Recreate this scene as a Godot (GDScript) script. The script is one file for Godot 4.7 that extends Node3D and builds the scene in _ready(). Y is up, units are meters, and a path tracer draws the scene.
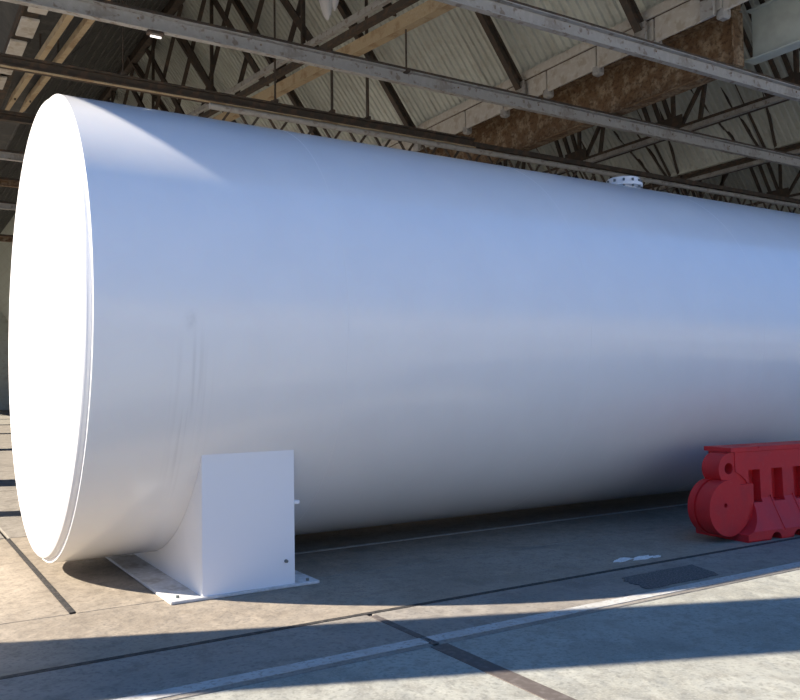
extends Node3D
# World axes: x runs along the tank from its lit end, y is up, z points out of the hangar towards the apron. Metres.

const TANK_R := 1.83
const TANK_Y := 1.935
const TANK_L := 13.6

class MB:
	var v := PackedVector3Array()
	var n := PackedVector3Array()
	var t := PackedVector2Array()
	func tri(a: Vector3, b: Vector3, c: Vector3, out: Vector3) -> void:
		var nn := (b - a).cross(c - a)
		if nn.length_squared() < 1e-16:
			return
		nn = nn.normalized()
		if nn.dot(out) < 0.0:
			nn = -nn
		else:
			var k := b
			b = c
			c = k
		for p in [a, b, c]:
			v.append(p)
			n.append(nn)
			t.append(Vector2.ZERO)
	func quad(a: Vector3, b: Vector3, c: Vector3, d: Vector3, out: Vector3) -> void:
		tri(a, b, c, out)
		tri(a, c, d, out)
	func smooth(pts: Array, nrm: Array, uvs: Array) -> void:
		# one triangle with its own normals, turned the right way round
		var g: Vector3 = (pts[1] - pts[0]).cross(pts[2] - pts[0])
		if g.length_squared() < 1e-18:
			return
		var order := [0, 1, 2]
		if g.dot(nrm[0] + nrm[1] + nrm[2]) > 0.0:
			order = [0, 2, 1]
		for i in order:
			v.append(pts[i])
			n.append(nrm[i])
			t.append(uvs[i])
	func box(c: Vector3, s: Vector3, bev := 0.0, b := Basis()) -> void:
		# a box with chamfered edges
		var h := s * 0.5
		bev = minf(bev, minf(h.x, minf(h.y, h.z)) * 0.9)
		var P := func(sx: float, sy: float, sz: float, ax: int) -> Vector3:
			var q := Vector3(sx * (h.x - bev), sy * (h.y - bev), sz * (h.z - bev))
			q[ax] = [sx * h.x, sy * h.y, sz * h.z][ax]
			return c + b * q
		for ax in 3:
			var o1 := (ax + 1) % 3
			var o2 := (ax + 2) % 3
			for s0 in [-1.0, 1.0]:
				var q := []
				for k in [[-1.0, -1.0], [1.0, -1.0], [1.0, 1.0], [-1.0, 1.0]]:
					var e := Vector3.ZERO
					e[ax] = s0
					e[o1] = k[0]
					e[o2] = k[1]
					q.append(P.call(e.x, e.y, e.z, ax))
				var o := Vector3.ZERO
				o[ax] = s0
				quad(q[0], q[1], q[2], q[3], b * o)
				if bev > 0.0:
					for s1 in [-1.0, 1.0]:
						var e0 := Vector3.ZERO
						e0[ax] = s0
						e0[o1] = s1
						e0[o2] = -1.0
						var e1 := e0
						e1[o2] = 1.0
						var oo := Vector3.ZERO
						oo[ax] = s0
						oo[o1] = s1
						quad(P.call(e0.x, e0.y, e0.z, ax), P.call(e1.x, e1.y, e1.z, ax), P.call(e1.x, e1.y, e1.z, o1), P.call(e0.x, e0.y, e0.z, o1), b * oo)
		if bev > 0.0:
			for sx in [-1.0, 1.0]:
				for sy in [-1.0, 1.0]:
					for sz in [-1.0, 1.0]:
						tri(P.call(sx, sy, sz, 0), P.call(sx, sy, sz, 1), P.call(sx, sy, sz, 2), b * Vector3(sx, sy, sz))
	func prism(poly: PackedVector2Array, p0: Vector3, p1: Vector3, up := Vector3.UP) -> void:
		# a profile swept from p0 to p1; its x is sideways, its y follows up
		var d := (p1 - p0).normalized()
		var side := d.cross(up).normalized()
		var u := side.cross(d)
		var area := 0.0
		for i in poly.size():
			var q := poly[(i + 1) % poly.size()]
			area += poly[i].x * q.y - q.x * poly[i].y
		var sg := signf(area)
		var at := func(k: int, e: Vector3) -> Vector3:
			return e + side * poly[k].x + u * poly[k].y
		for i in poly.size():
			var j := (i + 1) % poly.size()
			var ed := poly[j] - poly[i]
			var o := (side * ed.y - u * ed.x) * sg
			quad(at.call(i, p0), at.call(j, p0), at.call(j, p1), at.call(i, p1), o)
		var idx := Geometry2D.triangulate_polygon(poly)
		for k in range(0, idx.size(), 3):
			tri(at.call(idx[k], p0), at.call(idx[k + 1], p0), at.call(idx[k + 2], p0), -d)
			tri(at.call(idx[k], p1), at.call(idx[k + 1], p1), at.call(idx[k + 2], p1), d)
	func tube(p0: Vector3, p1: Vector3, r: float, sides := 10) -> void:
		var d := (p1 - p0).normalized()
		var a := d.cross(Vector3.UP if absf(d.y) < 0.9 else Vector3.RIGHT).normalized()
		var b := a.cross(d)
		for i in sides:
			var t0 := TAU * i / sides
			var t1 := TAU * (i + 1) / sides
			var n0 := a * cos(t0) + b * sin(t0)
			var n1 := a * cos(t1) + b * sin(t1)
			var z := Vector2.ZERO
			smooth([p0 + n0 * r, p0 + n1 * r, p1 + n1 * r], [n0, n1, n1], [z, z, z])
			smooth([p0 + n0 * r, p1 + n1 * r, p1 + n0 * r], [n0, n1, n0], [z, z, z])
			tri(p0, p0 + n0 * r, p0 + n1 * r, -d)
			tri(p1, p1 + n0 * r, p1 + n1 * r, d)
	func lathe(prof: Array, o: Vector3, axis: Vector3, sides := 48, length := 1.0) -> void:
		# prof: Vector2(radius, distance along axis); corners stay crisp, so give curves enough points
		var a := axis.cross(Vector3.UP if absf(axis.y) < 0.9 else Vector3.RIGHT).normalized()
		var b := a.cross(axis)
		for k in prof.size() - 1:
			var q0: Vector2 = prof[k]
			var q1: Vector2 = prof[k + 1]
			var e := q1 - q0
			if e.length() < 1e-7:
				continue
			var nr := Vector2(e.y, -e.x).normalized()
			for i in sides:
				var t0 := TAU * i / sides
				var t1 := TAU * (i + 1) / sides
				var d0 := a * cos(t0) + b * sin(t0)
				var d1 := a * cos(t1) + b * sin(t1)
				var m0 := d0 * nr.x + axis * nr.y
				var m1 := d1 * nr.x + axis * nr.y
				var A := o + d0 * q0.x + axis * q0.y
				var B := o + d1 * q0.x + axis * q0.y
				var C := o + d1 * q1.x + axis * q1.y
				var D := o + d0 * q1.x + axis * q1.y
				var ua := Vector2(q0.y / length, float(i) / sides)
				var ub := Vector2(q0.y / length, float(i + 1) / sides)
				var uc := Vector2(q1.y / length, float(i + 1) / sides)
				var ud := Vector2(q1.y / length, float(i) / sides)
				smooth([A, B, C], [m0, m1, m1], [ua, ub, uc])
				smooth([A, C, D], [m0, m1, m0], [ua, uc, ud])
	func mesh() -> ArrayMesh:
		var arr := []
		arr.resize(Mesh.ARRAY_MAX)
		arr[Mesh.ARRAY_VERTEX] = v
		arr[Mesh.ARRAY_NORMAL] = n
		arr[Mesh.ARRAY_TEX_UV] = t
		var m := ArrayMesh.new()
		m.add_surface_from_arrays(Mesh.PRIMITIVE_TRIANGLES, arr)
		return m

var rng := RandomNumberGenerator.new()
var used := {}
var M := {}

func numbered(called: String) -> String:
	if not used.has(called):
		used[called] = 0
		return called
	used[called] += 1
	return "%s_%03d" % [called, used[called]]

func thing(called: String, label: String, category: String, at := Vector3.ZERO, group := "") -> Node3D:
	var o := Node3D.new()
	o.name = numbered(called)
	add_child(o, true)
	o.position = at
	tag(o, label, category, group)
	return o

func tag(o: Node, label: String, category: String, group := "") -> void:
	o.set_meta("label", label)
	o.set_meta("category", category)
	if group != "":
		o.set_meta("group", group)

func setting(called: String, label: String, category: String) -> Node3D:
	var o := thing(called, label, category)
	o.set_meta("kind", "structure")
	return o

func part(called: String, mesh: Mesh, mat: Material, parent: Node, at := Vector3.ZERO) -> MeshInstance3D:
	var o := MeshInstance3D.new()
	o.name = called
	o.mesh = mesh
	o.material_override = mat
	o.position = at
	o.cast_shadow = GeometryInstance3D.SHADOW_CASTING_SETTING_ON
	parent.add_child(o, true)
	return o

# ---------------------------------------------------------------- materials

func noise_image(size: int, freq: float, octaves: int, seed_: int) -> Image:
	var f := FastNoiseLite.new()
	f.noise_type = FastNoiseLite.TYPE_SIMPLEX_SMOOTH
	f.seed = seed_
	f.frequency = freq
	f.fractal_octaves = octaves
	return f.get_seamless_image(size, size)

# mixes colours (linear) by several layers of noise: layers = [freq, octaves, seed, colour, low, high, strength]
func grain_texture(size: int, base: Color, layers: Array) -> ImageTexture:
	var img := Image.create(size, size, false, Image.FORMAT_RGB8)
	var imgs := []
	for l in layers:
		imgs.append(noise_image(size, l[0], l[1], l[2]).get_data())
	var out := PackedByteArray()
	out.resize(size * size * 3)
	var lut := PackedByteArray()
	lut.resize(1025)
	for i in 1025:
		lut[i] = int(round(Color(i / 1024.0, 0, 0).linear_to_srgb().r * 255.0))
	for p in size * size:
		var c := base
		for k in layers.size():
			var l: Array = layers[k]
			var w := clampf((imgs[k][p] / 255.0 - l[4]) / (l[5] - l[4]), 0.0, 1.0) * float(l[6])
			c = c.lerp(l[3], w)
		out[p * 3] = lut[int(clampf(c.r, 0, 1) * 1024)]
		out[p * 3 + 1] = lut[int(clampf(c.g, 0, 1) * 1024)]
		out[p * 3 + 2] = lut[int(clampf(c.b, 0, 1) * 1024)]
	img.set_data(size, size, false, Image.FORMAT_RGB8, out)
	img.generate_mipmaps()
	return ImageTexture.create_from_image(img)

func normal_texture(size: int, freq: float, octaves: int, seed_: int, strength: float) -> ImageTexture:
	var im := noise_image(size, freq, octaves, seed_)
	im.convert(Image.FORMAT_RGBA8)
	im.bump_map_to_normal_map(strength)
	return ImageTexture.create_from_image(im)

func mat(tex: Texture2D, tint: Color, rough: float, scale_ := 0.25, metal := 0.0, nrm: Texture2D = null, nscale := 0.6) -> StandardMaterial3D:
	var m := StandardMaterial3D.new()
	m.albedo_color = tint
	m.roughness = rough
	m.metallic = metal
	if tex:
		m.albedo_texture = tex
		m.uv1_triplanar = true
		m.uv1_world_triplanar = true
		m.uv1_scale = Vector3.ONE * scale_
	if nrm:
		m.normal_enabled = true
		m.normal_texture = nrm
		m.normal_scale = nscale
	return m

func lin(r: float, g: float, b: float) -> Color:
	return Color(r, g, b).linear_to_srgb()

func make_materials() -> void:
	var bump := normal_texture(512, 0.03, 5, 7, 6.0)
	var conc := grain_texture(1024, Color(0.62, 0.61, 0.58), [
		[0.003, 5, 11, Color(0.46, 0.44, 0.40), 0.45, 0.8, 0.6],
		[0.010, 6, 12, Color(0.70, 0.69, 0.66), 0.5, 0.75, 0.6],
		[0.005, 5, 13, Color(0.34, 0.33, 0.31), 0.66, 0.85, 0.6],
		[0.03, 5, 16, Color(0.44, 0.42, 0.39), 0.52, 0.8, 0.7],
		[0.12, 3, 14, Color(0.36, 0.35, 0.33), 0.55, 0.8, 0.7],
		[0.3, 2, 15, Color(0.82, 0.81, 0.78), 0.6, 0.85, 0.6]])
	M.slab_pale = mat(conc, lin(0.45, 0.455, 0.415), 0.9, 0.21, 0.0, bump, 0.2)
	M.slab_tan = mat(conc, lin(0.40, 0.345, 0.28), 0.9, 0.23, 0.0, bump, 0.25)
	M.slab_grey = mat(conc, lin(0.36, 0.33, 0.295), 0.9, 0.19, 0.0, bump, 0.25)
	M.slab_far =  mat(conc, lin(0.40, 0.38, 0.34), 0.9, 0.08, 0.0)
	M.tar = mat(grain_texture(256, Color(0.022, 0.020, 0.018), [[0.06, 4, 21, Color(0.055, 0.045, 0.04), 0.45, 0.75, 0.8]]), Color.WHITE, 0.85, 1.0, 0.0, bump, 0.8)
	M.sealant = mat(grain_texture(256, Color(0.085, 0.07, 0.06), [[0.06, 4, 22, Color(0.13, 0.11, 0.10), 0.45, 0.75, 0.8]]), Color.WHITE, 0.85, 1.0)
	M.asphalt = mat(grain_texture(256, Color(0.07, 0.068, 0.065), [[0.14, 3, 23, Color(0.17, 0.16, 0.15), 0.5, 0.7, 0.9]]), Color.WHITE, 0.9, 1.6, 0.0, bump, 1.5)
	var paint := grain_texture(512, Color(0.72, 0.72, 0.69), [[0.05, 5, 31, Color(0.45, 0.42, 0.37), 0.55, 0.72, 0.85], [0.01, 3, 32, Color(0.60, 0.57, 0.52), 0.4, 0.8, 0.7]])
	M.line_paint = mat(paint, lin(0.56, 0.56, 0.56), 0.8, 0.9)
	M.spill = mat(paint, lin(0.95, 0.97, 1.0), 0.7, 1.7)

	var rust := grain_texture(512, Color(0.17, 0.105, 0.06), [
		[0.014, 6, 41, Color(0.34, 0.27, 0.19), 0.38, 0.78, 0.95],
		[0.05, 6, 42, Color(0.07, 0.042, 0.025), 0.48, 0.8, 0.8],
		[0.12, 3, 43, Color(0.24, 0.14, 0.07), 0.55, 0.75, 0.6]])
	M.rust = mat(rust, Color.WHITE, 0.9, 0.45, 0.0, bump, 0.8)
	M.ochre = mat(grain_texture(512, Color(0.46, 0.36, 0.23), [
		[0.008, 5, 44, Color(0.30, 0.19, 0.10), 0.5, 0.75, 0.7],
		[0.06, 4, 45, Color(0.52, 0.44, 0.32), 0.55, 0.75, 0.5]]), Color.WHITE, 0.8, 0.5, 0.0, bump, 0.4)
	var oldsteel := grain_texture(512, Color(0.46, 0.46, 0.46), [
		[0.008, 5, 51, Color(0.30, 0.27, 0.24), 0.52, 0.76, 0.6],
		[0.05, 4, 52, Color(0.56, 0.56, 0.57), 0.5, 0.75, 0.5],
		[0.03, 4, 53, Color(0.20, 0.15, 0.11), 0.66, 0.8, 0.7]])
	M.steel = mat(oldsteel, lin(0.85, 0.84, 0.83), 0.7, 0.4, 0.0, bump, 0.3)
	M.iron = mat(grain_texture(256, Color(0.060, 0.048, 0.040), [[0.03, 5, 54, Color(0.11, 0.072, 0.05), 0.5, 0.75, 0.8]]), Color.WHITE, 0.8, 0.6)
	var sheet := grain_texture(512, Color(0.60, 0.64, 0.60), [
		[0.01, 4, 61, Color(0.48, 0.505, 0.47), 0.42, 0.75, 0.8],
		[0.03, 5, 62, Color(0.40, 0.35, 0.27), 0.66, 0.82, 0.5],
		[0.08, 3, 63, Color(0.68, 0.69, 0.64), 0.55, 0.75, 0.5]])
	M.sheets = []
	for k in [1.0, 0.94, 0.88]:
		M.sheets.append(mat(sheet, lin(k, k, k), 0.7, 0.15 + 0.05 * k))
	M.dark_boarded = mat(grain_texture(256, Color(0.055, 0.056, 0.058), [[0.02, 5, 68, Color(0.10, 0.098, 0.092), 0.5, 0.78, 0.8], [0.09, 3, 69, Color(0.03, 0.03, 0.032), 0.55, 0.8, 0.6]]), Color.WHITE, 0.7, 0.4)  # near-black colour for the first two slopes and the valley deck between them
	M.panel = mat(grain_texture(512, Color(0.55, 0.52, 0.48), [
		[0.015, 5, 64, Color(0.42, 0.36, 0.29), 0.55, 0.75, 0.7],
		[0.04, 4, 65, Color(0.64, 0.63, 0.60), 0.5, 0.75, 0.6]]), Color.WHITE, 0.8, 0.4)
	M.duct = mat(grain_texture(256, Color(0.52, 0.57, 0.54), [[0.02, 4, 66, Color(0.42, 0.46, 0.44), 0.4, 0.75, 0.6]]), Color.WHITE, 0.5, 0.5)
	M.column = mat(grain_texture(256, Color(0.40, 0.37, 0.33), [[0.02, 5, 67, Color(0.28, 0.25, 0.22), 0.45, 0.75, 0.7]]), Color.WHITE, 0.9, 0.3)

	M.tank = StandardMaterial3D.new()
	M.tank.albedo_texture = tank_texture()
	M.tank.roughness = 0.3
	M.tank.clearcoat_enabled = true
	M.tank.clearcoat = 0.6
	M.tank.clearcoat_roughness = 0.12
	M.white_steel = StandardMaterial3D.new()
	M.white_steel.albedo_color = lin(0.82, 0.82, 0.83)
	M.white_steel.roughness = 0.35
	M.dusty = mat(grain_texture(256, Color(0.55, 0.54, 0.52), [[0.02, 5, 81, Color(0.36, 0.33, 0.29), 0.5, 0.75, 0.7], [0.08, 3, 82, Color(0.72, 0.72, 0.72), 0.55, 0.8, 0.5]]), Color.WHITE, 0.85, 0.7)
	M.bolt = StandardMaterial3D.new()
	M.bolt.albedo_color = lin(0.16, 0.18, 0.18)
	M.bolt.roughness = 0.45
	M.bolt.metallic = 0.6
	M.red = mat(grain_texture(256, Color(0.60, 0.016, 0.020), [[0.015, 4, 71, Color(0.50, 0.02, 0.026), 0.4, 0.75, 0.8], [0.10, 4, 72, Color(0.55, 0.07, 0.06), 0.68, 0.85, 0.3]]), Color.WHITE, 0.62, 0.8)
	M.cloth = StandardMaterial3D.new()
	M.cloth.albedo_color = lin(0.82, 0.83, 0.88)
	M.cloth.roughness = 0.9
	M.cloth.backlight_enabled = true
	M.cloth.backlight = Color(0.3, 0.3, 0.32)
	M.lamp = StandardMaterial3D.new()
	M.lamp.albedo_color = Color(0.95, 0.95, 0.95)
	M.lamp.emission_enabled = true
	M.lamp.emission = Color(1.0, 0.97, 0.95)
	M.lamp.emission_energy_multiplier = 1.6

func tank_texture() -> ImageTexture:
	# white enamel: u along the tank, v round it; a dirty hand print with runs below it and faint rub marks
	var w := 2048
	var h := 1024
	var img := Image.create(w, h, false, Image.FORMAT_RGB8)
	img.fill(lin(0.83, 0.835, 0.85))
	var f := FastNoiseLite.new()
	f.seed = 5
	f.frequency = 0.012
	f.fractal_octaves = 4
	var g := FastNoiseLite.new()
	g.seed = 9
	g.frequency = 0.06
	g.fractal_octaves = 3
	for y in h:
		for x in w:
			var k := 0.02 * f.get_noise_2d(x, y * 1.6)
			# runs of dirt down the camera side, seen from the print at x = 0.61 m to below
			var px := x * TANK_L / w
			var ang := -TAU * y / h           # see shell_angle(): v grows downwards on the apron side
			var down := -sin_side(ang)
			if px > 0.35 and px < 0.95 and down > -0.02 and down < 0.75:
				var run := 0.5 + 0.5 * g.get_noise_2d(x * 2.4, y * 0.12)
				var mask := exp(-pow((px - 0.63) / 0.10, 2.0)) * smoothstep(0.02, 0.2, down) * (1.0 - smoothstep(0.5, 0.75, down))
				k -= 0.10 * mask * smoothstep(0.45, 0.75, run)
				k -= 0.16 * exp(-pow((px - 0.61) / 0.035, 2.0) - pow((down - 0.03) / 0.028, 2.0)) * (0.6 + 0.6 * g.get_noise_2d(x * 3.0, y * 3.0))
			if absf(k) > 0.002:
				img.set_pixel(x, y, lin(0.83 + k, 0.835 + k * 1.0, 0.85 + k * 1.0))
	img.generate_mipmaps()
	return ImageTexture.create_from_image(img)

func sin_side(ang: float) -> float:
	# lathe() starts at a = axis x up and turns; here only the apron half is of interest
	var a := Vector3.RIGHT.cross(Vector3.UP)
	var b := a.cross(Vector3.RIGHT)
	var d := a * cos(-ang) + b * sin(-ang)
	return d.y if d.z > 0.0 else 1.0

# ---------------------------------------------------------------- profiles

func angle_profile(w: float, t: float) -> PackedVector2Array:
	return PackedVector2Array([Vector2(0, 0), Vector2(w, 0), Vector2(w, t), Vector2(t, t), Vector2(t, w), Vector2(0, w)])

func rect_profile(w: float, h: float) -> PackedVector2Array:
	return PackedVector2Array([Vector2(-w / 2, -h / 2), Vector2(w / 2, -h / 2), Vector2(w / 2, h / 2), Vector2(-w / 2, h / 2)])

func channel_profile(w: float, h: float, t: float) -> PackedVector2Array:
	# web at x = -w/2 (left of travel), flanges to the right, centred on the height
	return PackedVector2Array([Vector2(-w / 2, -h / 2), Vector2(w / 2, -h / 2), Vector2(w / 2, -h / 2 + t), Vector2(-w / 2 + t, -h / 2 + t), Vector2(-w / 2 + t, h / 2 - t), Vector2(w / 2, h / 2 - t), Vector2(w / 2, h / 2), Vector2(-w / 2, h / 2)])

func i_profile(w: float, h: float, tw: float, tf: float) -> PackedVector2Array:
	return PackedVector2Array([Vector2(-w / 2, -h / 2), Vector2(w / 2, -h / 2), Vector2(w / 2, -h / 2 + tf), Vector2(tw / 2, -h / 2 + tf), Vector2(tw / 2, h / 2 - tf), Vector2(w / 2, h / 2 - tf), Vector2(w / 2, h / 2), Vector2(-w / 2, h / 2), Vector2(-w / 2, h / 2 - tf), Vector2(-tw / 2, h / 2 - tf), Vector2(-tw / 2, -h / 2 + tf), Vector2(-w / 2, -h / 2 + tf)])

func bar(p0: Vector3, p1: Vector3, prof: PackedVector2Array, up := Vector3.UP) -> ArrayMesh:
	var b := MB.new()
	b.prism(prof, p0, p1, up)
	return b.mesh()

func block(c: Vector3, s: Vector3, bev := 0.0) -> ArrayMesh:
	var b := MB.new()
	b.box(c, s, bev)
	return b.mesh()

# ---------------------------------------------------------------- the scene

func _ready() -> void:
	rng.seed = 20240611
	var cam := Camera3D.new()
	cam.name = "camera"
	cam.fov = 45.3475
	cam.near = 0.05
	cam.far = 600.0
	add_child(cam)
	cam.transform = Transform3D(Basis(Vector3(0.850697, -0.014216, 0.525463), Vector3(-0.012036, 0.998845, 0.046509), Vector3(-0.525518, -0.045889, 0.849544)).orthonormalized(), Vector3(-1.1045, 1.42, 7.195))
	cam.current = true

	var we := WorldEnvironment.new()
	we.name = "environment"
	var env := Environment.new()
	var sky := Sky.new()
	var psm := ProceduralSkyMaterial.new()
	psm.sky_top_color = lin(0.12, 0.355, 0.90)
	psm.sky_horizon_color = lin(0.40, 0.63, 1.0)
	psm.sky_curve = 0.12
	psm.sky_energy_multiplier = 0.98
	psm.ground_bottom_color = Color(0.45, 0.43, 0.40)
	psm.ground_horizon_color = Color(0.60, 0.66, 0.74)
	psm.sun_angle_max = 6.0
	sky.sky_material = psm
	env.background_mode = Environment.BG_SKY
	env.sky = sky
	env.tonemap_mode = Environment.TONE_MAPPER_LINEAR
	env.tonemap_exposure = 1.0
	env.sdfgi_enabled = true
	env.ssao_enabled = true
	env.ssil_enabled = true
	we.environment = env
	add_child(we)

	var sun := DirectionalLight3D.new()
	sun.name = "sun"
	sun.light_color = Color(1.0, 0.955, 0.89)
	sun.light_energy = 4.6
	sun.light_angular_distance = 0.53
	sun.shadow_enabled = true
	sun.directional_shadow_max_distance = 120.0
	add_child(sun)
	sun.look_at_from_position(Vector3(0, 20, 0), Vector3(0, 20, 0) + Vector3(1.401, -1.0, 0.588))

	make_materials()
	build_floor()
	build_shell()
	build_roof_steel()
	build_ties()
	build_tank()
	build_barrier()
	build_small_things()
	build_far_building()

func build_floor() -> void:
	var fl := setting("floor", "concrete apron of large slabs with dark joints under the white tank", "floor")
	# the dark bed shows in the joints between the slabs
	part("joint_bed", block(Vector3(6, -0.19, -9), Vector3(46, 0.1, 52), 0.0), M.tar, fl)
	var rows := [[16.8, 12.3], [12.3, 7.8], [7.8, 3.29], [3.284, 2.52], [2.482, 1.424], [1.416, -1.935], [-1.95, -6.4], [-6.4, -10.9], [-10.9, -15.4], [-15.4, -22], [-22, -28.5], [-28.5, -35]]
	for r in rows.size():
		var z1: float = rows[r][0]
		var z0: float = rows[r][1]
		var front := r < 4
		var xs := []
		var step := 4.6 if front else 6.1
		var start := (1.53 if front else -0.035) - step * (4 if front else 3)
		var x := start
		while x < 29.0:
			xs.append(maxf(x, -17.0))
			x += step
		if r == 4:
			xs = [-17.0, -6.1, 8.0, 29.0]
		elif r == 5:
			xs = [-17.0, -6.1, -0.035, 8.0, 29.0]
		xs[0] = -17.0
		xs[-1] = 29.0
		for k in xs.size() - 1:
			var w: float = xs[k + 1] - xs[k]
			var gap := 0.034 if r != 4 and not (r == 5 and xs[k] > 1.0) else 0.006
			var dz := 0.034 if r > 5 else (0.006 if r < 3 else 0.0)
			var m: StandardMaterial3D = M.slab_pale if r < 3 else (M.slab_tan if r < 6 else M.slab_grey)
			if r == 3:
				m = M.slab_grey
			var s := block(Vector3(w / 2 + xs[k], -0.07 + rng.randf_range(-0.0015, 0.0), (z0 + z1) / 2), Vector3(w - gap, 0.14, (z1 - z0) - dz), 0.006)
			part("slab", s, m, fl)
	# the apron goes on outside the slabs
	part("far_apron", block(Vector3(6, -0.05, 108.4), Vector3(400, 0.1, 183.2)), M.slab_far, fl)
	part("far_apron", block(Vector3(6, -0.05, -117.5), Vector3(400, 0.1, 165)), M.slab_far, fl)
	part("far_apron", block(Vector3(-105.5, -0.05, -9.1), Vector3(177, 0.1, 51.8)), M.slab_far, fl)
	part("far_apron", block(Vector3(117.5, -0.05, -9.1), Vector3(177, 0.1, 51.8)), M.slab_far, fl)
	# old tar filling in the two strongest joints
	part("joint_filler", block(Vector3(6, -0.010, 2.501), Vector3(45, 0.022, 0.042)), M.tar, fl)
	part("joint_filler", block(Vector3(-0.035, -0.009, -0.26), Vector3(0.036, 0.022, 3.3)), M.tar, fl)
	# wide filled seam across the front slabs and the painted lines along the tank
	part("joint_sealant", block(Vector3(1.53, -0.001, 5.55), Vector3(0.115, 0.008, 4.5), 0.002), M.sealant, fl)
	part("joint_sealant", block(Vector3(1.53, -0.001, 2.92), Vector3(0.05, 0.008, 0.7), 0.002), M.sealant, fl)
	part("painted_line", block(Vector3(6, 0.0, 3.185), Vector3(45, 0.006, 0.10)), M.line_paint, fl)
	part("painted_line", block(Vector3(9, 0.0, 0.45), Vector3(15, 0.006, 0.05)), M.line_paint, fl)
	var ap := MB.new()
	var outline := PackedVector2Array()
	for k in 40:
		var a := TAU * k / 40
		var q := Vector2(cos(a), sin(a))
		q /= maxf(absf(q.x), absf(q.y))
		outline.append(Vector2(q.x * 0.40 - q.y * 0.05, q.y * 0.175) * rng.randf_range(0.93, 1.05))
	ap.prism(outline, Vector3(3.88, -0.002, 2.9), Vector3(3.88, 0.005, 2.9), Vector3(0, 0, 1))
	part("asphalt_patch", ap.mesh(), M.asphalt, fl)
	# spilt white paint: irregular flat flakes
	for s in [[4.05, 2.27, 0.16, 0.05], [4.24, 2.31, 0.13, 0.05], [4.36, 2.34, 0.07, 0.03]]:
		var b := MB.new()
		var poly := PackedVector2Array()
		for k in 14:
			var a := TAU * k / 14
			var q := rng.randf_range(0.6, 1.15)
			poly.append(Vector2(cos(a) * s[2] * q, sin(a) * s[3] * q))
		b.prism(poly, Vector3(s[0], -0.001, s[1]), Vector3(s[0], 0.003, s[1]), Vector3(0.2, 0, 1))
		part("paint_spill", b.mesh(), M.spill, fl)

const RIDGE_Y := 12.0
const EAVE_Y := 7.2
const Z_FRONT := 2.3
const Z_BACK := -75.0

func sheet_mesh(p0: Vector2, p1: Vector2, length: float) -> ArrayMesh:
	# box-profile sheet from p0 to p1 (x, y), corrugations run down the slope, length along -z
	var b := MB.new()
	var d := (p1 - p0).normalized()
	var nn := Vector2(-d.y, d.x)
	if nn.y > 0.0:
		nn = -nn                                             # the underside
	var pitch := length / roundf(length / 0.165)
	var prof := [Vector2(0, 0), Vector2(0.42, 0), Vector2(0.55, 1), Vector2(0.87, 1), Vector2(1.0, 0)]
	var steps := int(roundf(length / pitch))
	for k in steps:
		for j in 4:
			var za: float = -(k + prof[j].x) * pitch
			var zb: float = -(k + prof[j + 1].x) * pitch
			var ha: float = prof[j].y * -0.034
			var hb: float = prof[j + 1].y * -0.034
			var A := Vector3(p0.x + nn.x * ha, p0.y + nn.y * ha, za)
			var B := Vector3(p0.x + nn.x * hb, p0.y + nn.y * hb, zb)
			var C := Vector3(p1.x + nn.x * hb, p1.y + nn.y * hb, zb)
			var D := Vector3(p1.x + nn.x * ha, p1.y + nn.y * ha, za)
			b.quad(A, B, C, D, Vector3(nn.x, nn.y, 0))
	return b.mesh()

func board_mesh(p0: Vector2, p1: Vector2, length: float) -> ArrayMesh:
	# lapped boards that run along -z, one above the other up the slope
	var b := MB.new()
	var d := (p1 - p0)
	var count := int(d.length() / 0.3)
	var nn := Vector2(-d.y, d.x).normalized()
	if nn.y > 0.0:
		nn = -nn
	for k in count:
		var a := p0 + d * (float(k) / count)
		var c := p0 + d * (float(k + 1) / count)
		var lift := nn * (0.022 if k % 2 == 0 else 0.0)
		a += lift
		c += lift
		var e := nn * -0.03
		b.prism(PackedVector2Array([a, c, c + e, a + e]), Vector3(0, 0, 0), Vector3(0, 0, -length))
	return b.mesh()

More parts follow.
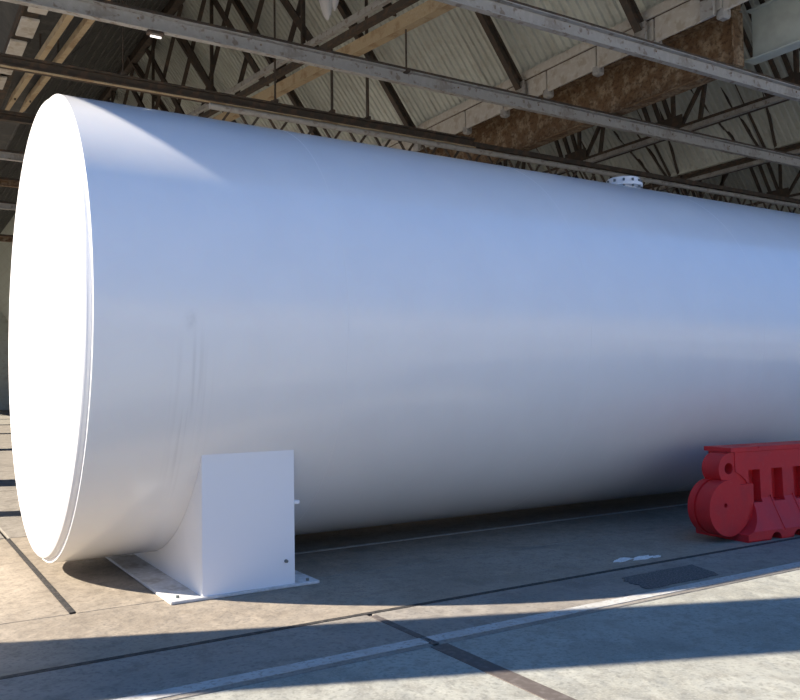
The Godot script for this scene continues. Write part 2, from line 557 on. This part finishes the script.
func build_shell() -> void:
	var roof := setting("ceiling", "saw-tooth hangar roof of grey corrugated sheets seen from below", "roof")
	# [x0, y0, x1, y1] of each slope, left to right
	var slopes := [[-4.3, 13.4, 0.9, EAVE_Y], [1.3, EAVE_Y, 5.4, RIDGE_Y], [5.4, RIDGE_Y, 9.05, EAVE_Y], [9.8, EAVE_Y, 13.95, RIDGE_Y], [13.95, RIDGE_Y, 17.6, EAVE_Y], [18.3, EAVE_Y, 22.4, RIDGE_Y], [22.4, RIDGE_Y, 26.1, EAVE_Y], [26.7, EAVE_Y, 30.9, RIDGE_Y], [30.9, RIDGE_Y, 34.6, EAVE_Y]]
	for s in slopes.size():
		var q: Array = slopes[s]
		# both slopes of the near valley get lapped boards in a near-black colour instead of sheets
		var dark_boarded: bool = s < 2
		var near: ArrayMesh
		if dark_boarded:
			near = board_mesh(Vector2(q[0], q[1]), Vector2(q[2], q[3]), 1.98)
		else:
			near = sheet_mesh(Vector2(q[0], q[1]), Vector2(q[2], q[3]), 1.98)
		for k in 12:
			var m: StandardMaterial3D = M.dark_boarded if dark_boarded else M.sheets[(k * 2 + s) % 3]
			part("dark_boards" if dark_boarded else "roof_sheet", near, m, roof, Vector3(0, (k % 2) * 0.012, Z_FRONT - 1.98 * k))
		# far sheets that cannot be told apart
		var rest := Z_FRONT - 1.98 * 12 - Z_BACK
		var far := part("far_roof_boards" if dark_boarded else "far_roof_sheets", board_mesh(Vector2(q[0], q[1]), Vector2(q[2], q[3]), rest) if dark_boarded else sheet_mesh(Vector2(q[0], q[1]), Vector2(q[2], q[3]), rest), M.dark_boarded if dark_boarded else M.sheets[1], roof, Vector3(0, 0, Z_FRONT - 1.98 * 12))
		far.set_meta("kind", "stuff")
		# flat outer decking keeps sun and sky out
		var b := MB.new()
		var up := Vector3(0, 0.14, 0)
		var a0 := Vector3(q[0], q[1], Z_FRONT) + up
		var a1 := Vector3(q[2], q[3], Z_FRONT) + up
		b.prism(PackedVector2Array([Vector2(q[0], q[1] + 0.10), Vector2(q[2], q[3] + 0.10), Vector2(q[2], q[3] + 0.22), Vector2(q[0], q[1] + 0.22)]), Vector3(0, 0, Z_FRONT), Vector3(0, 0, Z_BACK))
		part("roof_deck", b.mesh(), M.sheets[1], roof)
	for v in [[0.85, 1.35], [9.0, 9.85], [17.55, 18.35], [26.05, 26.75]]:
		part("valley_deck", block(Vector3((v[0] + v[1]) / 2, EAVE_Y + 0.16, (Z_FRONT + Z_BACK) / 2), Vector3(v[1] - v[0], 0.3, Z_FRONT - Z_BACK)), M.dark_boarded if v[0] < 5.0 else M.sheets[1], roof)

	# walls of the hangar: boarded gables over the open front and the open lit side
	var wl := setting("wall_left", "grey sheeted wall above the open sunlit side of the hangar", "wall")
	# its lower edge rises away from the front corner, then runs level
	var fp := MB.new()
	fp.prism(PackedVector2Array([Vector2(Z_FRONT, 6.34), Vector2(Z_FRONT, 13.6), Vector2(Z_BACK, 13.6), Vector2(Z_BACK, 7.38), Vector2(-4.0, 7.38), Vector2(1.2, 6.34)]), Vector3(-4.4, 0, 0), Vector3(-4.2, 0, 0))
	part("fascia", fp.mesh(), M.sheets[1], wl)
	var wf := setting("wall_front", "grey sheeted gables above the open front of the hangar", "wall")
	for q in [[-4.3, 0.9, -4.3, 13.4], [1.3, 9.05, 5.4, RIDGE_Y], [9.8, 17.6, 13.95, RIDGE_Y], [18.3, 26.1, 22.4, RIDGE_Y], [26.7, 34.6, 30.9, RIDGE_Y]]:
		var b := MB.new()
		b.prism(PackedVector2Array([Vector2(q[0], 7.15), Vector2(q[1], 7.15), Vector2(q[2], q[3])]), Vector3(0, 0, Z_FRONT + 0.1), Vector3(0, 0, Z_FRONT))
		part("gable", b.mesh(), M.sheets[1], wf)
	var wr := setting("wall_right", "grey sheeted wall at the far end of the hangar", "wall")
	part("sheeting", block(Vector3(34.8, 5.0, (Z_FRONT + Z_BACK) / 2), Vector3(0.2, 10.0, Z_FRONT - Z_BACK)), M.sheets[1], wr)
	var wb := setting("wall_back", "distant grey back wall of the hangar beyond the tank", "wall")
	part("sheeting", block(Vector3(15.2, 7.0, Z_BACK), Vector3(39.4, 14.0, 0.2)), M.sheets[1], wb)
	for k in 6:
		part("wall_post", block(Vector3(-2.0 + 6.0 * k, 6.0, Z_BACK + 0.3), Vector3(0.5, 12.0, 0.4)), M.column, wb)
	# columns that carry the edge of the roof; their shadows cross the apron
	for c in [[0.76, 0.95], [-5.75, 0.34], [-9.75, 1.0], [-19.0, 0.8], [-29.0, 0.8], [-39.0, 0.8], [-49.0, 0.8], [-59.0, 0.8]]:
		var o := thing("roof_column", "square concrete column carrying the open edge of the hangar roof", "column", Vector3(-4.45, 0, c[0]), "columns along the open edge of the roof")
		o.set_meta("kind", "structure")
		var top := 6.33 if c[0] > 0.0 else 7.37
		part("shaft", block(Vector3(0, top / 2, 0), Vector3(0.5, top, c[1]), 0.02), M.column, o)
		part("base_block", block(Vector3(0, 0.1, 0), Vector3(0.54, 0.2, c[1] + 0.04), 0.02), M.column, o)

func build_roof_steel() -> void:
	# ridge truss over the near end of the tank: ochre twin chord with crossing diagonals
	var tr := thing("roof_truss", "roof truss with twin ochre bottom chord and crossing dark diagonals", "truss", Vector3(5.4, 7.0, -5.0))
	var ch := func(y0: float, x: float, prof: PackedVector2Array, mt: Material, nm: String) -> void:
		# the chord falls gently towards the open front, as measured along its edge
		var p0 := Vector3(x, y0 - 0.1 * 6.0 - 0.0, 6.0)
		var p1 := Vector3(x, y0 + 0.1 * 9.5, -9.5)
		part(nm, bar(p0, p1, prof), mt, tr)
	ch.call(0.0, 0.0, rect_profile(0.15, 0.20), M.ochre, "bottom_chord")
	ch.call(0.22, -0.12, rect_profile(0.10, 0.10), M.iron, "chord_packing")
	ch.call(0.37, -0.2, rect_profile(0.08, 0.10), M.steel, "upper_chord")
	var diag := angle_profile(0.16, 0.03)
	for k in 9:
		var z := -8.6 - 2.5 * k + 5.0 + 5.0
		var y := -0.1 * minf(z + 0.0, 6.0) + 0.3
		part("web", bar(Vector3(0.03, y, z), Vector3(0.03, 4.6, z - 4.0), diag), M.iron, tr)
		part("web", bar(Vector3(0.15, y, z - 4.6), Vector3(0.15, 4.6, z - 0.6), angle_profile(0.10, 0.025)), M.iron, tr)
		if k % 2 == 1:
			part("post", bar(Vector3(0.0, y, z - 0.45), Vector3(0.0, 4.7, z - 0.45), rect_profile(0.07, 0.07), Vector3.RIGHT), M.iron, tr)
	part("ridge_beam", bar(Vector3(0, 4.72, 6.1), Vector3(0, 4.72, -40), rect_profile(0.2, 0.24)), M.iron, tr)

	# trusses of the bays behind: dark chord with struts that fan out from each node
	for tx in [[13.9, "dark roof truss with fans of struts behind the rusty girder", -8.3], [17.75, "dark roof truss with fanned struts under the second roof valley", -8.5], [22.4, "dark roof truss with fanned struts deep in the hangar", -8.4]]:
		var t := thing("roof_truss", tx[1], "truss", Vector3(tx[0], 7.05, 0))
		part("bottom_chord", bar(Vector3(0, 0, 1.1), Vector3(0, 0, -32), rect_profile(0.16, 0.18)), M.iron, t)
		part("side_chord", bar(Vector3(-0.2, -0.12, 1.1), Vector3(-0.2, -0.12, -32), angle_profile(0.1, 0.02)), M.steel, t)
		var top := 4.75 if tx[0] != 17.75 else 0.9
		part("ridge_beam", bar(Vector3(0, top if top > 1.0 else 0.2, 1.1), Vector3(0, top if top > 1.0 else 0.2, -32), rect_profile(0.2, 0.2)), M.iron, t)
		if top < 1.0:
			# struts lean out from the valley beam up to the falling roof
			for k in range(-3, 6):
				var zn: float = tx[2] - 2.97 * k
				if zn > 0.9:
					continue
				for q in [[-0.5, -0.38], [-0.1, -0.2], [0.0, 0.0], [0.25, 0.25]]:
					part("strut", bar(Vector3(-0.1, 0.1, zn + q[0]), Vector3(-2.2, 3.0, zn + q[0] + 3.0 * q[1]), rect_profile(0.07, 0.07)), M.iron, t)
			continue
		for k in range(-3, 6):
			var zn: float = tx[2] - 2.97 * k
			if zn > 0.3:
				continue
			for q in [[-0.52, -0.37], [-0.22, -0.36], [0.05, -0.34], [0.05, 0.0], [0.75, 0.2], [0.22, 0.74]]:
				part("strut", bar(Vector3(0, 0.05, zn + q[0]), Vector3(0, 4.7, minf(zn + q[0] + 4.65 * q[1], 1.0)), rect_profile(0.075, 0.075), Vector3.RIGHT), M.iron, t)
			part("gusset_plate", block(Vector3(-0.1, 0.12, zn), Vector3(0.02, 0.4, 0.75), 0.005), M.iron, t)

	# rafters under the falling slope above the tank
	var feet := [-0.39, -1.62, -4.48, -8.0, -11.6, -15.2, -18.8]
	var order := ["dark rusty rafter meeting the gutter right beside the pale duct box", "second dark rafter along the gutter from the pale duct box", "third dark rafter along the gutter from the pale duct box", "fourth dark rafter along the gutter from the pale duct box", "fifth dark rafter along the gutter from the pale duct box", "sixth dark rafter along the gutter from the pale duct box", "seventh dark rafter along the gutter from the pale duct box"]
	for k in feet.size():
		var r := thing("rafter", order[k], "rafter", Vector3(8.8, 6.9, feet[k]), "rafters under the near roof slope")
		part("beam", bar(Vector3(0, 0, 0), Vector3(-3.55, 4.95, 0), i_profile(0.13, 0.16, 0.03, 0.03)), M.iron, r)
		part("foot_plate", block(Vector3(0.0, -0.1, 0), Vector3(0.06, 0.4, 0.22), 0.006), M.steel, r)

	# valley gutters: panelled sides with brackets
	for v in [[8.9, 0, "panelled roof gutter with brackets beside the rusty girder"], [0.62, 1, "roof gutter of spaced pale plates beside the ochre twin beams"]]:
		var g := thing("valley_gutter", v[2], "gutter", Vector3(v[0], 6.64, 0))
		var m: Material = M.panel
		var slope := 0.0 if v[1] == 0 else -0.105
		for k in 24:
			var z := 1.0 - 1.22 * k
			if v[1] == 1 and z > -3.0:
				continue
			var dy := (z + 6.4) * -slope if v[1] == 1 else 0.0
			dy = -dy if v[1] == 1 else 0.0
			dy = clampf(dy, -0.4, 0.45)
			part("gutter_panel", block(Vector3(0, 0.2 + dy, z - 0.6), Vector3(0.04, 0.38, 1.19) if v[1] == 0 else Vector3(0.24, 0.04, 0.66), 0.008), m, g)
			if v[1] == 0:
				part("bracket", block(Vector3(0.05, 0.0 + dy, z - 0.02), Vector3(0.16, 0.16, 0.16), 0.03), M.steel, g)
		part("flashing", block(Vector3(-0.03, 0.48, -14.0), Vector3(0.05, 0.15, 30), 0.01), m if v[1] == 0 else M.iron, g)
		part("trough", block(Vector3(0.25, 0.53, -14.0) if v[1] == 0 else Vector3(0.1, 0.53, -14.0), Vector3(0.5 if v[1] == 0 else 0.26, 0.04, 30), 0.01), M.rust if v[1] == 0 else M.iron, g)

	# the rusty girder under the valley, cased at its front end by a pale box
	var gd := thing("girder", "deep steel girder covered in flaking brown rust under the roof valley", "girder", Vector3(9.72, 6.575, 0))
	part("web_plate", block(Vector3(0.02, 0, -5.3), Vector3(0.03, 0.80, 9.4), 0.004), M.rust, gd)
	part("top_flange", block(Vector3(0.02, 0.42, -5.3), Vector3(0.26, 0.035, 9.4), 0.006), M.rust, gd)
	part("bottom_flange", block(Vector3(0.02, -0.42, -5.3), Vector3(0.26, 0.035, 9.4), 0.006), M.rust, gd)
	part("end_plate", block(Vector3(0.0, 0, -0.58), Vector3(0.24, 0.82, 0.03), 0.004), M.rust, gd)
	part("valley_post", block(Vector3(0.02, 0.53, -0.62), Vector3(0.12, 0.2, 0.12), 0.01), M.rust, gd)
	part("valley_post", block(Vector3(0.02, 0.53, -5.0), Vector3(0.12, 0.2, 0.12), 0.01), M.rust, gd)
	part("valley_post", block(Vector3(0.02, 0.53, -9.4), Vector3(0.12, 0.2, 0.12), 0.01), M.rust, gd)

	var bx := thing("duct_box", "pale grey sheet metal box hung at the end of the rusty girder", "duct", Vector3(10.16, 6.70, 0.25))
	part("casing", block(Vector3(0, 0.0, 0), Vector3(0.14, 0.76, 1.7), 0.01), M.duct, bx)
	part("bottom_lip", block(Vector3(-0.05, -0.385, -0.03), Vector3(0.25, 0.035, 1.78), 0.01), M.duct, bx)
	part("top_lip", block(Vector3(-0.03, 0.385, -0.03), Vector3(0.2, 0.03, 1.74), 0.01), M.duct, bx)
	part("hanger", block(Vector3(0.0, 0.44, -0.5), Vector3(0.05, 0.1, 0.05), 0.005), M.iron, bx)
	part("hanger", block(Vector3(0.0, 0.44, 0.6), Vector3(0.05, 0.1, 0.05), 0.005), M.iron, bx)

	# twin beams along the near valley, ochre where the paint is gone
	for k in 2:
		var x := 1.0 + 0.27 * k
		var tb := thing("valley_beam", ["ochre steel beam right next to the spaced gutter plates", "outer ochre steel beam with its twin between it and the gutter plates"][k], "beam", Vector3(x, 7.0, -8.7))
		part("beam", bar(Vector3(0, -0.55, 5.2), Vector3(0, 0.98, -9.5), channel_profile(0.085, 0.11, 0.015)), M.ochre, tb)
		for j in 4:
			var zz := 4.6 - 3.0 * j
			part("hanger", bar(Vector3(0, -0.1 - 0.104 * zz, zz), Vector3(0, 0.34, zz), rect_profile(0.03, 0.03), Vector3.RIGHT), M.iron, tb)

func build_ties() -> void:
	# long ties along the hangar, hung under the trusses
	var ties := [
		[-0.60, 5.90, "grey channel tie running under the pale duct box", M.steel, 0.20],
		[-3.03, 5.88, "long light grey channel tie crossing below the ochre chord", M.steel, 0.20],
		[-7.87, 5.95, "thin dark tie beyond the lattice girder", M.iron, 0.12],
		[-10.3, 5.92, "pale channel tie two bays beyond the lattice girder", M.steel, 0.14],
		[-12.7, 5.95, "brown tie three bays beyond the lattice girder", M.rust, 0.14],
		[-15.2, 5.95, "grey tie four bays beyond the lattice girder", M.steel, 0.14],
		[-20.0, 5.95, "brown tie deep in the hangar", M.rust, 0.16]]
	for t in ties:
		var h: float = t[4]
		var o := thing("tie_beam", t[2], "beam", Vector3(0, t[1] + h / 2, t[0]))
		part("channel", bar(Vector3(-2.0, 0, 0), Vector3(34.7, 0, 0), channel_profile(0.09, h, 0.012)), t[3], o)
		part("cleat_angle", bar(Vector3(-2.0, h / 2 + 0.03, -0.02), Vector3(34.7, h / 2 + 0.03, -0.02), rect_profile(0.05, 0.05)), M.iron, o)
		if t[0] > -5.0:
			for k in 9:
				part("bolt", block(Vector3(1.5 + 1.6 * k, 0.0, 0.05), Vector3(0.022, 0.022, 0.015), 0.004), M.rust, o)
	var lg := thing("lattice_girder", "dark lattice girder with grey pipe under it just above the tank", "girder", Vector3(0, 6.05, -5.42))
	part("top_chord", bar(Vector3(-2.0, 0, 0), Vector3(8.4, 0, 0), i_profile(0.14, 0.17, 0.03, 0.03)), M.iron, lg)
	part("edge_angle", bar(Vector3(-2.0, -0.095, 0.07), Vector3(8.4, -0.095, 0.07), rect_profile(0.03, 0.02)), M.ochre, lg)
	part("top_rail", bar(Vector3(8.4, -0.02, 0), Vector3(34.7, -0.02, 0), rect_profile(0.08, 0.09)), M.iron, lg)
	var b := MB.new()
	b.tube(Vector3(3.2, -0.17, 0.09), Vector3(34.7, -0.17, 0.09), 0.05, 12)
	part("pipe", b.mesh(), M.steel, lg)
	part("bottom_chord", bar(Vector3(3.2, -0.42, 0.0), Vector3(34.7, -0.42, 0.0), rect_profile(0.06, 0.05)), M.iron, lg)
	for k in 60:
		var x := 3.4 + 0.5 * k
		part("lacing", bar(Vector3(x, -0.41, 0), Vector3(x + 0.25, -0.05, 0), rect_profile(0.035, 0.035)), M.iron, lg)
		part("lacing", bar(Vector3(x + 0.25, -0.05, 0), Vector3(x + 0.5, -0.41, 0), rect_profile(0.035, 0.035)), M.iron, lg)
	# rods that hang the ties from the roof steel
	for r in [[5.4, -5.42, 6.14, 7.3, 0.025, "thin rod hanging the lattice girder from the ochre chord"], [4.35, -5.42, 6.14, 10.4, 0.018, "thin rod hanging the lattice girder beside the ochre chord"], [6.1, -5.42, 6.14, 10.7, 0.03, "thick dark rod hanging the lattice girder from the roof slope"], [5.4, -3.03, 6.05, 6.8, 0.015, "thin rod hanging the long light grey tie from the ochre chord"], [1.9, -5.42, 6.14, 7.7, 0.012, "thin wire above the lit end of the tank"]]:
		var o := thing("hanger_rod", r[5], "rod", Vector3(r[0], r[2], r[1]))
		var q := MB.new()
		q.tube(Vector3.ZERO, Vector3(0, r[3] - r[2], 0), r[4], 8)
		part("rod", q.mesh(), M.iron, o)
		part("clamp", block(Vector3(0, 0.03, 0), Vector3(0.08, 0.06, 0.12), 0.01), M.iron, o)

func build_tank() -> void:
	var tk := thing("storage_tank", "huge glossy white steel storage tank lying on its saddles", "tank")
	var c := Vector3(0, TANK_Y, 0)
	var sh := MB.new()
	var prof := []
	for k in 35:
		prof.append(Vector2(TANK_R, TANK_L * k / 34.0))
	sh.lathe(prof, c, Vector3.RIGHT, 160, TANK_L)
	part("shell", sh.mesh(), M.tank, tk)
	var lip := MB.new()
	lip.lathe([Vector2(TANK_R - 0.06, -0.004), Vector2(TANK_R - 0.003, -0.004), Vector2(TANK_R, 0.0)], c, Vector3.RIGHT, 160)
	part("shell_edge", lip.mesh(), M.white_steel, tk)
	# flat head set into the shell, its flange standing out a little, with a rounded knuckle
	for e in 2:
		var hd := MB.new()
		var hp := [Vector2(0.0, -0.062)]
		hp.append(Vector2(TANK_R - 0.075, -0.058))
		for k in 7:
			var a := PI / 2 * k / 6.0
			hp.append(Vector2(TANK_R - 0.075 + 0.045 * sin(a), -0.013 - 0.045 * cos(a)))
		hp.append(Vector2(TANK_R - 0.03, 0.02))
		var ax := Vector3.RIGHT if e == 0 else Vector3.LEFT
		hd.lathe(hp, c + (Vector3.ZERO if e == 0 else Vector3(TANK_L, 0, 0)), ax, 160)
		part("end_plate", hd.mesh(), M.white_steel, tk)
	for x in [1.78, 4.2, 6.65, 9.1, 11.5]:
		var w := MB.new()
		w.lathe([Vector2(TANK_R - 0.002, x - 0.008), Vector2(TANK_R + 0.0008, x - 0.003), Vector2(TANK_R + 0.0008, x + 0.003), Vector2(TANK_R - 0.002, x + 0.008)], c, Vector3.RIGHT, 160)
		part("weld_seam", w.mesh(), M.white_steel, tk)
	# saddles
	for sx in [0.768, 10.6]:
		var s := Node3D.new()
		s.name = "saddle"
		tk.add_child(s, true)
		s.position = Vector3(sx, 0, 0)
		var wd := 0.69
		var hz := 1.55
		var poly := PackedVector2Array([Vector2(-hz, 0.02), Vector2(hz, 0.02)])
		var a0 := acos(hz / (TANK_R + 0.004))
		for k in 25:
			var a := -a0 - (PI - 2 * a0) * k / 24.0
			poly.append(Vector2(cos(a) * (TANK_R + 0.002), TANK_Y + sin(a) * (TANK_R + 0.002)))
		for x in [0.0, wd - 0.014]:
			var b := MB.new()
			# profile x runs along z, so sweep along x with up = y; side = x cross y = z
			b.prism(poly, Vector3(x, 0, 0), Vector3(x + 0.014, 0, 0))
			part("side_plate", b.mesh(), M.white_steel, s)
		for z in [-1.0, 1.0]:
			part("face_plate", block(Vector3(wd / 2, 0.515, z * (hz + 0.006)), Vector3(wd, 0.99, 0.014), 0.003), M.white_steel, s)
		part("base_plate", block(Vector3(0.33, 0.011, 0), Vector3(1.1, 0.022, 3.16), 0.004), M.dusty, s)
		if sx < 1.0:
			part("earth_lug", block(Vector3(wd + 0.025, 0.60, hz - 0.02), Vector3(0.05, 0.03, 0.04), 0.006), M.white_steel, s)
			for q in [[0.62, 0.19]]:
				var bl := MB.new()
				bl.lathe([Vector2(0.0, 0.02), Vector2(0.011, 0.02), Vector2(0.014, 0.0)], Vector3(q[0], q[1], hz + 0.012), Vector3.BACK, 12)
				part("bolt", bl.mesh(), M.bolt, s)
			for q in [[-0.25, 1.5], [0.7, 1.54]]:
				var an := MB.new()
				an.tube(Vector3(q[0] + 0.1, 0.02, q[1]), Vector3(q[0] + 0.1, 0.04, q[1]), 0.012, 6)
				part("anchor_bolt", an.mesh(), M.bolt, s)
	# bolted nozzle on top
	var nz := Node3D.new()
	nz.name = "nozzle"
	tk.add_child(nz, true)
	nz.position = Vector3(6.6, TANK_Y + TANK_R, 0)
	var nk := MB.new()
	nk.lathe([Vector2(0.15, -0.03), Vector2(0.15, 0.075)], Vector3.ZERO, Vector3.UP, 32)
	part("neck", nk.mesh(), M.white_steel, nz)
	var fl := MB.new()
	fl.lathe([Vector2(0.12, 0.07), Vector2(0.225, 0.07), Vector2(0.23, 0.075), Vector2(0.23, 0.105), Vector2(0.225, 0.11), Vector2(0.16, 0.11)], Vector3.ZERO, Vector3.UP, 40)
	part("flange", fl.mesh(), M.white_steel, nz)
	var cv := MB.new()
	cv.lathe([Vector2(0.16, 0.105), Vector2(0.195, 0.113), Vector2(0.2, 0.118), Vector2(0.2, 0.165), Vector2(0.19, 0.175), Vector2(0.0, 0.18)], Vector3.ZERO, Vector3.UP, 40)
	part("cover", cv.mesh(), M.white_steel, nz)
	for k in 12:
		var a := TAU * (k + 0.5) / 12
		var bl := MB.new()
		bl.tube(Vector3(cos(a) * 0.213, 0.045, sin(a) * 0.213), Vector3(cos(a) * 0.213, 0.145, sin(a) * 0.213), 0.014, 6)
		part("bolt", bl.mesh(), M.bolt, nz)

func csg_box(parent: Node, c: Vector3, s: Vector3, sub := true, turn := Vector3.ZERO) -> CSGBox3D:
	var b := CSGBox3D.new()
	b.size = s
	b.position = c
	b.rotation = turn
	b.operation = CSGShape3D.OPERATION_SUBTRACTION if sub else CSGShape3D.OPERATION_UNION
	parent.add_child(b, true)
	return b

func csg_drum(parent: Node, c: Vector3, r: float, depth: float, sub := true, sides := 40) -> CSGCylinder3D:
	var b := CSGCylinder3D.new()
	b.radius = r
	b.height = depth
	b.sides = sides
	b.position = c
	b.rotation = Vector3(PI / 2, 0, 0)
	b.operation = CSGShape3D.OPERATION_SUBTRACTION if sub else CSGShape3D.OPERATION_UNION
	parent.add_child(b, true)
	return b

func combiner(called: String, parent: Node) -> CSGCombiner3D:
	var c := CSGCombiner3D.new()
	c.name = called
	c.material_override = M.red
	parent.add_child(c, true)
	return c

func build_barrier() -> void:
	var br := thing("traffic_barrier", "red plastic interlocking traffic barrier standing beside the tank", "barrier", Vector3(5.51, 0.0, 2.10))
	br.rotation.y = -0.09
	var length := 2.0
	var body := combiner("body", br)
	var ex := CSGPolygon3D.new()
	ex.polygon = PackedVector2Array([Vector2(-0.30, 0), Vector2(0.30, 0), Vector2(0.31, 0.015), Vector2(0.31, 0.09), Vector2(0.295, 0.11), Vector2(0.18, 0.33), Vector2(0.165, 0.36), Vector2(0.155, 0.79), Vector2(0.14, 0.81), Vector2(-0.14, 0.81), Vector2(-0.155, 0.79), Vector2(-0.165, 0.36), Vector2(-0.18, 0.33), Vector2(-0.295, 0.11), Vector2(-0.31, 0.09), Vector2(-0.31, 0.015)])
	ex.depth = length
	ex.rotation.y = -PI / 2           # extrudes along local -z, turned to run along +x
	body.add_child(ex, true)
	# concave end round the tongue, cut back above it
	csg_drum(body, Vector3(-0.06, 0.345, 0), 0.285, 1.0, true, 56)
	csg_box(body, Vector3(-0.12, 0.72, 0), Vector3(0.30, 0.5, 1.0))
	# deep slots in the upper wall, grooves in the flare, fork notches in the foot
	for k in 6:
		var x := 0.27 + 0.30 * k
		for s in [-1.0, 1.0]:
			csg_box(body, Vector3(x, 0.475, s * 0.20), Vector3(0.15, 0.30, 0.26))
			csg_box(body, Vector3(x + 0.10, 0.22, s * 0.285), Vector3(0.03, 0.26, 0.08), true, Vector3(-s * 0.48, 0, 0))
			csg_box(body, Vector3(x + 0.19, 0.24, s * 0.265), Vector3(0.035, 0.34, 0.08), true, Vector3(-s * 0.48, 0, 0))
		csg_drum(body, Vector3(0.36 + 0.30 * k, 0.0, 0), 0.07, 1.0, true, 24)
	# top rail with its lip running over the end
	var rail := combiner("top_rail", br)
	csg_box(rail, Vector3(length / 2, 0.815, 0), Vector3(length + 0.04, 0.04, 0.32), false)
	csg_box(rail, Vector3(0.34, 0.84, 0.0), Vector3(0.012, 0.04, 0.5))
	# round tongue low on the end: a drum with a grooved rim
	var tongue := combiner("tongue", br)
	csg_drum(tongue, Vector3(-0.10, 0.30, 0.07), 0.25, 0.26, false, 56)
	csg_box(tongue, Vector3(0.1, 0.30, 0.09), Vector3(0.26, 0.40, 0.18), false)
	var ring := csg_drum(tongue, Vector3(-0.10, 0.30, 0.03), 0.4, 0.03)
	ring.name = "groove"
	var core := csg_drum(tongue, Vector3(-0.10, 0.30, 0.03), 0.232, 0.04, false, 56)
	core.name = "core"
	csg_drum(tongue, Vector3(-0.15, 0.33, 0.20), 0.02, 0.06, true, 16)
	# eye lug above it
	var lug := combiner("eye_lug", br)
	csg_drum(lug, Vector3(-0.03, 0.645, 0.05), 0.14, 0.20, false, 40)
	csg_box(lug, Vector3(0.07, 0.61, 0.05), Vector3(0.24, 0.36, 0.198), false)
	csg_drum(lug, Vector3(-0.045, 0.65, 0.0), 0.052, 1.0, true, 28)

func build_small_things() -> void:
	# short strip lamps on the ties
	for l in [[1.72, 5.80, -3.03, "small lit strip lamp under the long light grey tie", 0.11], [17.0, 7.55, -6.9, "tiny lit lamp far back under the roof valley", 0.22]]:
		var o := thing("strip_lamp", l[3], "lamp", Vector3(l[0], l[1], l[2]))
		part("housing", block(Vector3(0, 0.05, 0), Vector3(l[4] * 1.9, 0.05, 0.09), 0.012), M.iron, o)
		var b := MB.new()
		b.tube(Vector3(-l[4] * 0.6, 0.0, 0.03), Vector3(l[4] * 0.6, 0.0, 0.03), 0.013, 10)
		var tb := part("tube", b.mesh(), M.lamp, o)
		if l[1] > 7.0:
			part("stem", bar(Vector3(0, 0.07, 0), Vector3(0, 0.36, 0), rect_profile(0.02, 0.02), Vector3.RIGHT), M.iron, o)
		var li := OmniLight3D.new()
		li.name = "glow"
		li.light_energy = 0.004
		li.light_size = 0.02
		li.omni_range = 60.0
		li.omni_attenuation = 2.0
		li.shadow_enabled = true
		li.position = Vector3(0, 0.0, 0.03)
		o.add_child(li)
	# folded white cloth that hangs in a point under the roof
	var cl := thing("hanging_cloth", "white folded cloth hanging to a point under the corrugated roof", "cloth", Vector3(5.3, 7.72, -5.35))
	for s in 2:
		var b := MB.new()
		var n := 16
		var o := Vector3(0, 0, 0) if s == 0 else Vector3(0.0, 0.06, 0.26)
		for k in 8:
			for i in n:
				var ring := func(kk: int, ii: int) -> Vector3:
					var f := kk / 8.0
					var a := TAU * ii / n
					var r := 0.02 + (0.25 if s == 0 else 0.17) * pow(f, 0.6) * (1.0 + 0.16 * sin(a * 3.0 + s))
					return o + Vector3(cos(a) * r * 0.5, f * 0.75, sin(a) * r + (-0.10 if s == 0 else 0.16) * f)
				var A: Vector3 = ring.call(k, i)
				var B: Vector3 = ring.call(k, i + 1)
				var C: Vector3 = ring.call(k + 1, i + 1)
				var D: Vector3 = ring.call(k + 1, i)
				b.quad(A, B, C, D, (A + C) * 0.5 - o - Vector3(0, (A.y + C.y) * 0.5 - o.y, (-0.10 if s == 0 else 0.16) * (k / 8.0)))
		part("fold", b.mesh(), M.cloth, cl)
	part("cord", bar(Vector3(0, 0.7, 0), Vector3(0, 4.0, 0), rect_profile(0.02, 0.02), Vector3.RIGHT), M.iron, cl)

func build_far_building() -> void:
	# stands across the apron behind the camera; the paint of the tank mirrors it along the horizon
	var o := setting("far_building", "long pale shed with grey roof across the apron", "building")
	o.position = Vector3(20, 0, 62)
	part("wall", block(Vector3(0, 5.5, 0), Vector3(140, 11, 14), 0.05), M.panel, o)
	var b := MB.new()
	b.prism(PackedVector2Array([Vector2(-7.6, 11), Vector2(7.6, 11), Vector2(7.6, 12.4), Vector2(0, 14.2), Vector2(-7.6, 12.4)]), Vector3(-70.5, 0, 0), Vector3(70.5, 0, 0))
	part("roof", b.mesh(), M.sheets[1], o)
	for k in 9:
		part("door_leaf", block(Vector3(-62 + 15 * k, 2.6, -7.08), Vector3(8, 5.2, 0.16), 0.03), M.sheets[0], o)
